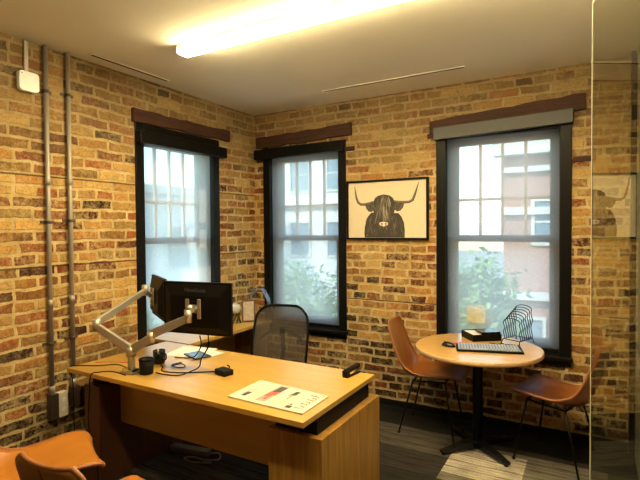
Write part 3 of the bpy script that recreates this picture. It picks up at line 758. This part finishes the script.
# ------------------------------------------------------------------ scoop-shell leather chairs
PROF = smooth_path([(0,.262,.452),(0,.238,.476),(0,.155,.482),(0,.04,.462),(0,-.07,.440),(0,-.145,.438),(0,-.195,.462),(0,-.225,.520),(0,-.252,.60),(0,-.285,.70),(0,-.318,.80),(0,-.332,.85)], 4)
def shell_chair(label, leather, loc, rz, group):
    r = thing('shell_chair', label, 'chair', loc, rz, group)
    n = len(PROF); T = 14; tops = []; bots = []
    bm = NB()
    for i, p in enumerate(PROF):
        f = i/(n-1)
        d = (PROF[min(i+1,n-1)] - PROF[max(i-1,0)]).normalized()
        nr = Vector((0, d.z, -d.y)) if True else None            # up on the seat, forward on the back
        if nr.z < 0 and f < .4: nr = -nr
        w = .205 + .022*math.exp(-((f-.16)/.14)**2) + .012*math.exp(-((f-.47)/.12)**2) - .045*max(0, f-.55)/.45
        for s0, s1 in ((.05, f), (.11, 1-f)):
            if s1 < s0: w *= (1-(.16 if s0 < .08 else .22)*((s0-s1)/s0)**2.6)
        curl = .016 + .060*math.exp(-((f-.50)/.17)**2) + .012*max(0, f-.55)
        a, b = [], []
        for k in range(T+1):
            t = k/T*2-1
            q = p + Vector((t*w*(1-.10*curl*abs(t)**3*8), 0, 0)) + nr*curl*abs(t)**2.4
            a.append(bm.verts.new(q)); b.append(bm.verts.new(q - nr*.017))
        tops.append(a); bots.append(b)
    for i in range(n-1):
        for k in range(T):
            bm.faces.new((tops[i][k], tops[i][k+1], tops[i+1][k+1], tops[i+1][k])).smooth = True
            bm.faces.new((bots[i][k], bots[i+1][k], bots[i+1][k+1], bots[i][k+1])).smooth = True
        for k in (0, T): bm.faces.new((tops[i][k], bots[i][k], bots[i+1][k], tops[i+1][k]))
    for i in (0, n-1):
        for k in range(T): bm.faces.new((tops[i][k], tops[i][k+1], bots[i][k+1], bots[i][k]))
    rim = [(a.co+b.co)/2 for a, b in zip([x[0] for x in tops], [x[0] for x in bots])]
    rim += [(tops[-1][k].co+bots[-1][k].co)/2 for k in range(1, T)]
    rim += [(tops[i][T].co+bots[i][T].co)/2 for i in range(n-1, -1, -1)]
    rim += [(tops[0][k].co+bots[0][k].co)/2 for k in range(T-1, 0, -1)]
    rim = [Vector(v) for v in rim]
    seam = [Vector(bots[i][T//2].co) for i in range(n//2+4, n)]
    obj('shell', bm, leather, r)
    bm = NB(); tube(bm, rim, .0095, 6, closed=True); obj('piping', bm, M['piping'], r)
    bm = NB(); tube(bm, seam, .0022, 5); obj('seam', bm, M['walnut'], r)
    bm = NB()
    for y in (.13, -.12): tube(bm, [(-.15,y,.424 if y > 0 else .408),(.15,y,.424 if y > 0 else .408)], .0075, 8)
    for x in (-.15, .15): tube(bm, [(x,.13,.424),(x,-.12,.408)], .0075, 8)
    obj('seat_frame', bm, M['black'], r)
    for sx in (-1, 1):
        for y0, y1, z in ((.13,.20,.424),(-.12,-.22,.408)):
            bm = NB(); tube(bm, [(sx*.15,y0,z),(sx*.195,y1,.006)], .0075, 8); lg = obj('leg', bm, M['black'], r)
            bm = NB(); tube(bm, [(sx*.195,y1,0),(sx*.195,y1,.012)], .011, 8); obj('foot_cap', bm, M['rubber'], lg)
    return r
G1, G2 = 'leather shell chairs at the round table', 'leather shell chairs facing the desk'
ch = shell_chair('brown leather shell chair left of the round table by the desk', M['leather'], (-1.10, 3.70, 0), R(-87), G1)
dup(ch, (-.215, 3.60, 0), R(72), 'brown leather shell chair right of the round table partly behind the glass', G1)
c2 = shell_chair('tan leather shell chair in front of the desk, its dark back nearest the camera', M['leather_lit'], (-1.56, 1.19, 0), R(5), G2)
dup(c2, (-2.345, 1.285, 0), R(-25), 'orange leather shell chair in front of the desk, nearer the left wall', G2)

# ------------------------------------------------------------------ round table
TX, TY, TR = -.718, 3.53, .437
r = thing('round_table', 'round oak meeting table on black pedestal below the right window', 'table', (TX, TY, 0))
bm = NB(); lathe(bm, [(TR-.004,.712),(TR-.002,.7135),(TR-.002,.7385),(TR-.004,.74)], seg=72); obj('tabletop', bm, M['birch'], r)
bm = NB(); lathe(bm, [(TR-.002,.711),(TR+.001,.713),(TR+.001,.738),(TR-.002,.7395)], seg=72, cap=False); obj('edge_band', bm, M['edge'], r)
bm = NB(); lathe(bm, [(.036,.05),(.036,.69),(.05,.70)], seg=24); obj('column', bm, M['black'], r)
bm = NB()
for k in range(4):
    a = R(45+90*k); tube(bm, [(0,0,.702),(.26*math.cos(a),.26*math.sin(a),.706)], [.016,.006], 8, flat=(1,.6))
obj('top_bracket', bm, M['black'], r)
for k in range(4):
    a = R(-40+90*k); c, s_ = math.cos(a), math.sin(a)
    bm = NB(); w0, w1 = .036, .022; Lf = .315
    hexa(bm, [(-w0*-s_, -w0*c, .012),( Lf*c+w1*s_, Lf*s_-w1*c, .012),(Lf*c-w1*s_, Lf*s_+w1*c, .012),(-w0*s_, w0*c, .012),
              (w0*s_, -w0*c, .075),(Lf*c+w1*s_, Lf*s_-w1*c, .030),(Lf*c-w1*s_, Lf*s_+w1*c, .030),(-w0*s_, w0*c, .075)])
    f = obj('foot', bm, M['gloss'], r, bevel=.006)
    bm = NB(); lathe(bm, [(.014,0),(.014,.014)], (Lf*c*.93, Lf*s_*.93, 0), 12); obj('glide', bm, M['rubber'], f)

# things on the round table
TT = .74
r = thing('keyboard', 'black computer keyboard on the round table', 'keyboard', (-.625, 3.445, TT), R(17))
bm = NB(); hexa(bm, [(-.22,-.07,0),(.22,-.07,0),(.22,.07,0),(-.22,.07,0),(-.22,-.07,.014),(.22,-.07,.014),(.22,.07,.026),(-.22,.07,.026)]); obj('case', bm, M['black'], r, bevel=.004)
bm = NB()
for j in range(5):
    y = -.055+j*.0255; x = -.208
    ws = [.0165]*23 if j else [.0165]*4 + [.12] + [.0165]*12
    for w in ws:
        if x+w > .21: break
        z = .0145+(y+.07)/.14*.012
        hexa(bm, [(x,y,z),(x+w,y,z),(x+w,y+.0205,z+.0018),(x,y+.0205,z+.0018),(x+.0025,y+.003,z+.007),(x+w-.0025,y+.003,z+.007),(x+w-.0025,y+.0165,z+.0085),(x+.0025,y+.0165,z+.0085)]); x += w+.003
obj('keys', bm, M['keys'], r)
r = thing('computer_mouse', 'black mouse left of the keyboard on the round table', 'mouse', (-.905, 3.435, TT), R(75))
bm = NB(); ball(bm, (0,0,.0), 1, 3, (.030,.055,.034))
bmesh.ops.bisect_plane(bm, geom=bm.verts[:]+bm.edges[:]+bm.faces[:], plane_co=(0,0,0), plane_no=(0,0,-1), clear_outer=True)
bmesh.ops.holes_fill(bm, edges=bm.edges[:]); obj('body', bm, M['gloss'], r)
bm = NB(); tube(bm, [(-.003,.03,.0285),(.003,.03,.0285)], .006, 10); obj('scroll_wheel', bm, M['grey'], r)
r = thing('ruler', 'thin red ruler behind the keyboard on the round table', 'ruler', (-.80, 3.57, TT), R(17))
bm = NB(); box(bm, -.12, .12, -.017, .017, 0, .006); obj('blade', bm, M['red'], r, bevel=.001)
r = thing('remote_control', 'small black remote lying right of the paper tray on the round table', 'remote', (-.500, 3.615, TT), R(8))
bm = NB(); box(bm, -.055, .055, -.02, .02, 0, .018); obj('body', bm, M['black'], r, bevel=.005)
bm = NB()
for k in range(4):
    for j in (-1, 0, 1): box(bm, -.04+k*.018, -.03+k*.018, j*.011-.003, j*.011+.003, .018, .0195)
obj('buttons', bm, M['grey'], r)
r = thing('paper_tray', 'black desk tray holding white paper on the round table', 'paper tray', (-.747, 3.80, TT), R(38))
bm = NB(); w, d, hh = .115, .10, .052
box(bm, -w, w, -d, d, 0, .004); box(bm, -w, -w+.005, -d, d, .004, hh); box(bm, w-.005, w, -d, d, .004, hh); box(bm, -w+.005, w-.005, d-.005, d, .004, hh); box(bm, -w+.005, w-.005, -d, -d+.005, .004, hh)
obj('tray', bm, M['black'], r)
bm = NB(); box(bm, -w+.008, w-.008, -d+.008, d-.008, .004, .046); obj('paper', bm, M['paper'], r)
r = thing('notebook', 'black notebook lying across the paper tray on the round table', 'notebook', (-.70, 3.80, TT+.0525), R(38))
bm = NB(); box(bm, -.075, .075, -.06, .06, 0, .014); obj('cover', bm, M['gloss'], r, bevel=.002)
bm = NB(); box(bm, -.07, .0765, -.055, .055, .003, .011); obj('pages', bm, M['paper'], r)

r = thing('file_sorter', 'black wavy wire file sorter standing on the round table', 'file sorter', (-.475, 3.755, TT), R(-24))
def wire(bm, pts, rad=.0032): tube(bm, pts, rad, 6)
for k in range(7):
    y = -.078 + k*.0255
    hgt = .180 + .014*k
    pts = []
    for j in range(9): pts.append((-.064 + .006*math.sin(j*1.55), y, .035 + (hgt-.045)*j/8))
    for j in range(1, 8): 
        a = math.pi - math.pi*j/8; pts.append((.062*math.cos(a), y, hgt-.01 + .026*math.sin(a)))
    for j in range(8, -1, -1): pts.append((.064 + .006*math.sin(j*1.55), y, .035 + (hgt-.045)*j/8))
    bm = NB(); wire(bm, pts); obj('divider', bm, M['black'], r)
bm = NB()
for x in (-.064, .064): 
    wire(bm, smooth_path([(x*1.15,-.10,.0035),(x*1.05,-.09,.03),(x,-.078,.037),(x,.0,.037),(x,.075,.037),(x*1.05,.088,.03),(x*1.15,.097,.0035)], 4), .0034)
for y in (-.078, .075): wire(bm, [(-.064,y,.037),(.064,y,.037)], .003)
obj('base_rack', bm, M['black'], r)
bm = NB(); tube(bm, smooth_path([(-.66,3.665,TT+.004),(-.60,3.65,TT+.004),(-.57,3.69,TT+.004),(-.555,3.655,TT+.004)]), .003, 6)
tag(obj('cable', bm, M['rubber']), 'short black cable end on the round table beside the remote', 'cable')
# yellow paper on the glass of the right window
bm = NB(); box(bm, -.925, -.775, B+.1085, B+.1095, .795, .94); tag(obj('sticky_note', bm, M['yellow']), 'yellow paper square stuck low on the right window glass', 'paper note')

# ------------------------------------------------------------------ framed highland cow print
px0, px1, pz0, pz1 = -2.006, -1.222, 1.50, 2.044
r = thing('framed_picture', 'black framed print of a long-horned shaggy cow on the brick wall', 'picture', ((px0+px1)/2, B, pz0))
W, Hh = px1-px0, pz1-pz0
bm = NB(); f = .018
for x0, x1, z0, z1 in ((-W/2,-W/2+f,0,Hh),(W/2-f,W/2,0,Hh),(-W/2+f,W/2-f,0,f),(-W/2+f,W/2-f,Hh-f,Hh)): box(bm, x0, x1, -.032, -.001, z0, z1)
obj('frame', bm, M['black'], r, bevel=.002)
bm = NB(); box(bm, -W/2+f, W/2-f, -.016, -.001, f, Hh-f); obj('print_paper', bm, plain('print_paper', (.72,.62,.45), .6, var=.03), r)
def uv(x, y):                                    # cropped-photo pixels of the print to picture coordinates
    u = (x-52)/528; top = 80-23*u; bot = 450+3*u
    return (-W/2+f+(W-2*f)*u, f+(Hh-2*f)*(1-(y-top)/(bot-top)))
cow = [plain('print_black', (.045,.036,.027), .6), plain('print_brown', (.085,.068,.05), .6), plain('print_grey', (.17,.135,.10), .6), plain('print_pale', (.42,.36,.29), .6), plain('print_white', (.74,.68,.60), .6)]
bm = NB(); rnd = random.Random(11)
def shape(pts, y, mi):
    bm.faces.new([bm.verts.new((uv(*p)[0], y, uv(*p)[1])) for p in pts]).material_index = mi
def strand(a, b, w, y, mi):
    a, b = Vector(a), Vector(b); d = (b-a); s = Vector((-d.y, d.x)).normalized()*w; m = (a+b)/2 + s*rnd.uniform(-2, 2)
    shape([a-s*.4, m-s, b, m+s, a+s*.4], y, mi)
def horn(pts, ws, y, mi):
    L_, R_ = [], []
    for i, p in enumerate(pts):
        q0, q1 = Vector(pts[max(i-1,0)]), Vector(pts[min(i+1,len(pts)-1)]); d = (q1-q0).normalized(); s = Vector((-d.y, d.x))*ws[i]
        L_.append(Vector(p)+s); R_.append(Vector(p)-s)
    for i in range(len(pts)-1): shape([L_[i], L_[i+1], R_[i+1], R_[i]], y, mi)
Y1 = -.0165
horn([(232,208),(205,218),(170,224),(142,223),(122,210),(110,180),(102,140),(96,98)], [9,10,9,8,8,7,5,1], Y1, 2)
horn([(228,212),(205,222),(170,229),(140,229),(118,214),(106,182),(100,140)], [3,3,3,3,3,3,1], Y1-.0002, 0)
horn([(365,205),(400,212),(440,212),(470,209),(492,196),(506,160),(520,115),(534,70)], [9,10,9,8,8,7,5,1], Y1, 2)
horn([(365,210),(400,217),(440,218),(474,214),(497,200),(511,160),(524,115)], [3,3,3,3,3,3,1], Y1-.0002, 0)
shape([(168,449),(165,420),(168,380),(178,340),(192,305),(215,280),(400,285),(420,310),(436,350),(441,400),(440,451)], Y1-.0003, 0)
shape([(236,215),(200,222),(172,228),(178,250),(195,272),(215,276),(240,260)], Y1-.0004, 1)
shape([(372,212),(405,216),(437,224),(430,248),(412,268),(392,274),(370,258)], Y1-.0004, 1)
shape([(228,215),(240,182),(262,166),(300,157),(340,164),(364,182),(376,215),(374,270),(358,330),(340,378),(300,388),(262,378),(246,330),(230,270)], Y1-.0005, 0)
for k in range(150):                              # body coat
    x = rnd.uniform(176, 434); y = rnd.uniform(300, 430); strand((x, y), (x+rnd.uniform(-8, 8)+(x-303)*.05, min(448, y+rnd.uniform(22, 60))), rnd.uniform(1, 2.4), Y1-.0006-.000001*k, rnd.choice((1,1,1,2,0)))
for k in range(170):                              # fringe
    x = rnd.gauss(303, 32); x = max(232, min(374, x)); y = rnd.uniform(160, 270)
    strand((303+(x-303)*.6, y), (x+rnd.uniform(-10, 10), y+rnd.uniform(45, 110)), rnd.uniform(1, 2.6), Y1-.0009-.000001*k, rnd.choice((1,2,2,3,0,1)))
for sx in (-1, 1):
    for k in range(26):
        x = 303+sx*rnd.uniform(70, 125); y = rnd.uniform(218, 235); strand((x, y), (x-sx*rnd.uniform(0, 18), y+rnd.uniform(20, 45)), 1.6, Y1-.0012-.000001*k, rnd.choice((0,1,2)))
shape([(262,345),(300,336),(338,345),(336,372),(302,384),(266,374)], Y1-.0014, 1)
shape([(270,350),(300,342),(330,350),(328,364),(302,372),(274,366)], Y1-.0015, 4)
shape([(280,354),(294,352),(292,364),(282,362)], Y1-.0016, 0); shape([(308,352),(322,354),(320,362),(310,364)], Y1-.0016, 0)
shape([(294,372),(308,372),(306,378),(296,378)], Y1-.0016, 3)
obj('print', bm, cow, r)

# ------------------------------------------------------------------ the street outside
def facade(name, label, x0, x1, y, z0, z1, wallm, bands, wins, trimm, glassm, depth=5, rz=0, loc=None):
    r = thing(name, label, 'building', loc or ((x0+x1)/2, y, z0), rz)
    w = (x1-x0)/2; hgt = z1-z0
    bm = NB(); box(bm, -w, w, 0, depth, 0, hgt); obj('wall', bm, wallm, r)
    for (a, b, out) in bands:
        bm = NB(); box(bm, -w-out*.5, w+out*.5, -out, 0, a-z0, b-z0); obj('cornice', bm, trimm, r)
    for (a, b, c, d) in wins:
        cx = (x0+x1)/2
        bm = NB(); t = .09
        box(bm, a-cx-t, b-cx+t, -.07, 0, c-z0-t, c-z0); box(bm, a-cx-t, b-cx+t, -.07, 0, d-z0, d-z0+t); box(bm, a-cx-t, a-cx, -.07, 0, c-z0, d-z0); box(bm, b-cx, b-cx+t, -.07, 0, c-z0, d-z0)
        box(bm, a-cx, b-cx, -.05, 0, (c+d)/2-z0-.03, (c+d)/2-z0+.03)
        f = obj('window', bm, trimm, r)
        bm = NB(); box(bm, a-cx, b-cx, -.02, -.005, c-z0, d-z0); obj('pane', bm, glassm, f)
    return r
pinkbrick = plain('brick_street', (.42,.23,.18), .9, var=.2, scale=8)
stone = plain('pale_stone', (.62,.60,.56), .8, scale=4)
stucco = plain('pale_stucco', (.70,.70,.68), .85, scale=3)
skyglass = plain('far_window_glass', (.20,.27,.34), .08, scale=2)
facade('brick_building', 'pink brick building with pale cornices across the street, behind the right window', -2.15, 7.0, 14.0, -4, 3.9, pinkbrick,
       [(3.55,3.9,.45),(3.1,3.25,.15),(1.95,2.15,.18),(-.35,-.15,.25)],
       [(-1.35,-.75,1.2,2.3),(.4,1.0,1.2,2.3),(2.1,2.7,1.2,2.3),(3.8,4.4,1.2,2.3),(-1.75,-1.15,-2.2,-.9),(-.6,0,-2.2,-.9),(1.2,1.8,-2.2,-.9)], stone, skyglass)
facade('pale_building', 'pale stucco building down the street, behind the middle window', -18.0, -7.0, 19.0, -4, 6.0, stucco,
       [(5.6,6.0,.4),(2.6,2.8,.2)], [(-16.5+2.0*k, -15.5+2.0*k, zz, zz+1.5) for k in range(5) for zz in (.4, 3.4)], stone, skyglass)
facade('stucco_building', 'white stucco building beyond the left window', -3, 11, 0, -4, 3.2, stucco,
       [(2.9,3.2,.3)], [(-1.5+2.4*k, -.4+2.4*k, zz, zz+1.5) for k in range(6) for zz in (.2,)], stone, skyglass, rz=R(90), loc=(-13.5, 10.5, -4))
bm = NB(); box(bm, -60, 60, B+TH+1.5, 120, -4.2, -4); box(bm, -60, A-TH-1.5, -20, B+TH+1.5, -4.2, -4)
tag(obj('street', bm, plain('asphalt', (.32,.31,.29), .9, scale=2)), 'grey street below the windows', 'street', None, 'structure')

leafm = plain('tree_leaves', (.17,.30,.10), .6, var=.5, scale=3)
bark = plain('bark', (.10,.07,.05), .9)
def tree(x, y, z0, zc, rad, nleaf, label, seed):
    rnd = random.Random(seed)
    r = thing('street_tree', label, 'tree', (x, y, z0), 0, 'street trees')
    h = zc-z0
    bm = NB(); tube(bm, smooth_path([(0,0,0),(.06,.03,h*.4),(0,.05,h*.8),(.05,0,h)]), .09, 8)
    for k in range(9):
        a = rnd.uniform(0, 6.28); tube(bm, smooth_path([(0,0,h*.6+.1*k),(rad*.4*math.cos(a),rad*.4*math.sin(a),h*.85+.08*k),(rad*.75*math.cos(a),rad*.75*math.sin(a),h+rnd.uniform(-.2,.6)*rad)]), [.04]*16+[.012], 5)
    obj('trunk', bm, bark, r)
    bm = NB(); cl = [(Vector((rnd.gauss(0,1),rnd.gauss(0,1),rnd.gauss(0,.8))).normalized()*rad*rnd.uniform(.3,.85)) for _ in range(26)]
    for k in range(nleaf):
        c = rnd.choice(cl); p = Vector((rnd.gauss(0,1),rnd.gauss(0,1),rnd.gauss(0,1)))*rad*.17 + c + Vector((0,0,h))
        u = Vector((rnd.uniform(-1,1),rnd.uniform(-1,1),rnd.uniform(-.6,.6))).normalized(); v = u.cross(Vector((rnd.uniform(-1,1),rnd.uniform(-1,1),1))).normalized()
        s = rnd.uniform(.06,.12)
        bm.faces.new([bm.verts.new(p+q) for q in (-u*s, v*s*.5, u*s, -v*s*.5)])
    obj('foliage', bm, leafm, r)
tree(-2.15, 10.2, -4, -.35, 1.25, 2600, 'leafy green street tree left behind the right window', 1)
tree(.3, 11.6, -4, -.2, .85, 1300, 'small leafy green tree before the pink brick building', 2)
tree(-6.4, 10.5, -4, -.5, 1.5, 2600, 'leafy green street tree low behind the middle window', 3)
tree(-9.5, 8.2, -4, -.9, 1.4, 2200, 'leafy green street tree outside the left window', 4)

# ------------------------------------------------------------------ daylight
w = bpy.data.worlds.new('daylight'); SC.world = w; w.use_nodes = True
nt = w.node_tree; nt.nodes.clear()
sky = nt.nodes.new('ShaderNodeTexSky'); sky.sky_type = 'NISHITA'; sky.sun_disc = False; sky.sun_elevation = R(42); sky.sun_rotation = R(200); sky.altitude = 100; sky.air_density = 1.2; sky.dust_density = .6
tc = nt.nodes.new('ShaderNodeTexCoord')
mp = nt.nodes.new('ShaderNodeMapping'); mp.inputs['Scale'].default_value = (1, 1, 2.6); nt.links.new(tc.outputs['Generated'], mp.inputs[0])
cn = nt.nodes.new('ShaderNodeTexNoise'); cn.inputs['Scale'].default_value = 3.2; cn.inputs['Detail'].default_value = 6; nt.links.new(mp.outputs[0], cn.inputs['Vector'])
cr = nt.nodes.new('ShaderNodeValToRGB'); cr.color_ramp.elements[0].position = .54; cr.color_ramp.elements[1].position = .74; nt.links.new(cn.outputs[0], cr.inputs[0])
mx = nt.nodes.new('ShaderNodeMix'); mx.data_type = 'RGBA'; mx.inputs[7].default_value = (7.5, 8.0, 8.2, 1)
nt.links.new(cr.outputs[0], mx.inputs[0]); tn = nt.nodes.new('ShaderNodeMix'); tn.data_type = 'RGBA'; tn.blend_type = 'MULTIPLY'; tn.inputs[0].default_value = 1; tn.inputs[7].default_value = (.74, .98, 1.04, 1); nt.links.new(sky.outputs[0], tn.inputs[6]); nt.links.new(tn.outputs[2], mx.inputs[6])
bg = nt.nodes.new('ShaderNodeBackground'); bg.inputs[1].default_value = .21; nt.links.new(mx.outputs[2], bg.inputs[0])
ow = nt.nodes.new('ShaderNodeOutputWorld'); nt.links.new(bg.outputs[0], ow.inputs[0])
sd = bpy.data.lights.new('sun', 'SUN'); sd.energy = 1.25; sd.angle = R(1); sd.color = (1, .95, .88)
so = bpy.data.objects.new('sun', sd); COL.objects.link(so); so.rotation_euler = (R(50), 0, R(-28))

# ------------------------------------------------------------------ camera
cam = bpy.data.cameras.new('camera'); cam.sensor_width = 36; cam.lens = 473.2/640*36; cam.clip_start = .02; cam.clip_end = 400
co = bpy.data.objects.new('camera', cam); COL.objects.link(co)
yaw, pitch, roll = R(29.93), R(1.315), R(.4415)
fwd = Vector((-math.sin(yaw)*math.cos(pitch), math.cos(yaw)*math.cos(pitch), -math.sin(pitch)))
rt = Vector((math.cos(yaw), math.sin(yaw), 0)); up = rt.cross(fwd)
Rr = rt*math.cos(roll) - up*math.sin(roll); Uu = rt*math.sin(roll) + up*math.cos(roll)
mat = Matrix((( Rr.x, Uu.x, -fwd.x, 0), (Rr.y, Uu.y, -fwd.y, 0), (Rr.z, Uu.z, -fwd.z, 1.6), (0, 0, 0, 1)))
co.matrix_world = mat
SC.camera = co
SC.view_settings.view_transform = 'Standard'; SC.view_settings.look = 'None'; SC.view_settings.gamma = 1; SC.view_settings.use_curve_mapping = False
SC.view_settings.exposure = 1.85
SC.cycles.max_bounces = 12; SC.cycles.transparent_max_bounces = 16; SC.cycles.transmission_bounces = 8
SC.cycles.caustics_reflective = False; SC.cycles.caustics_refractive = False
SC.cycles.sample_clamp_indirect = 8
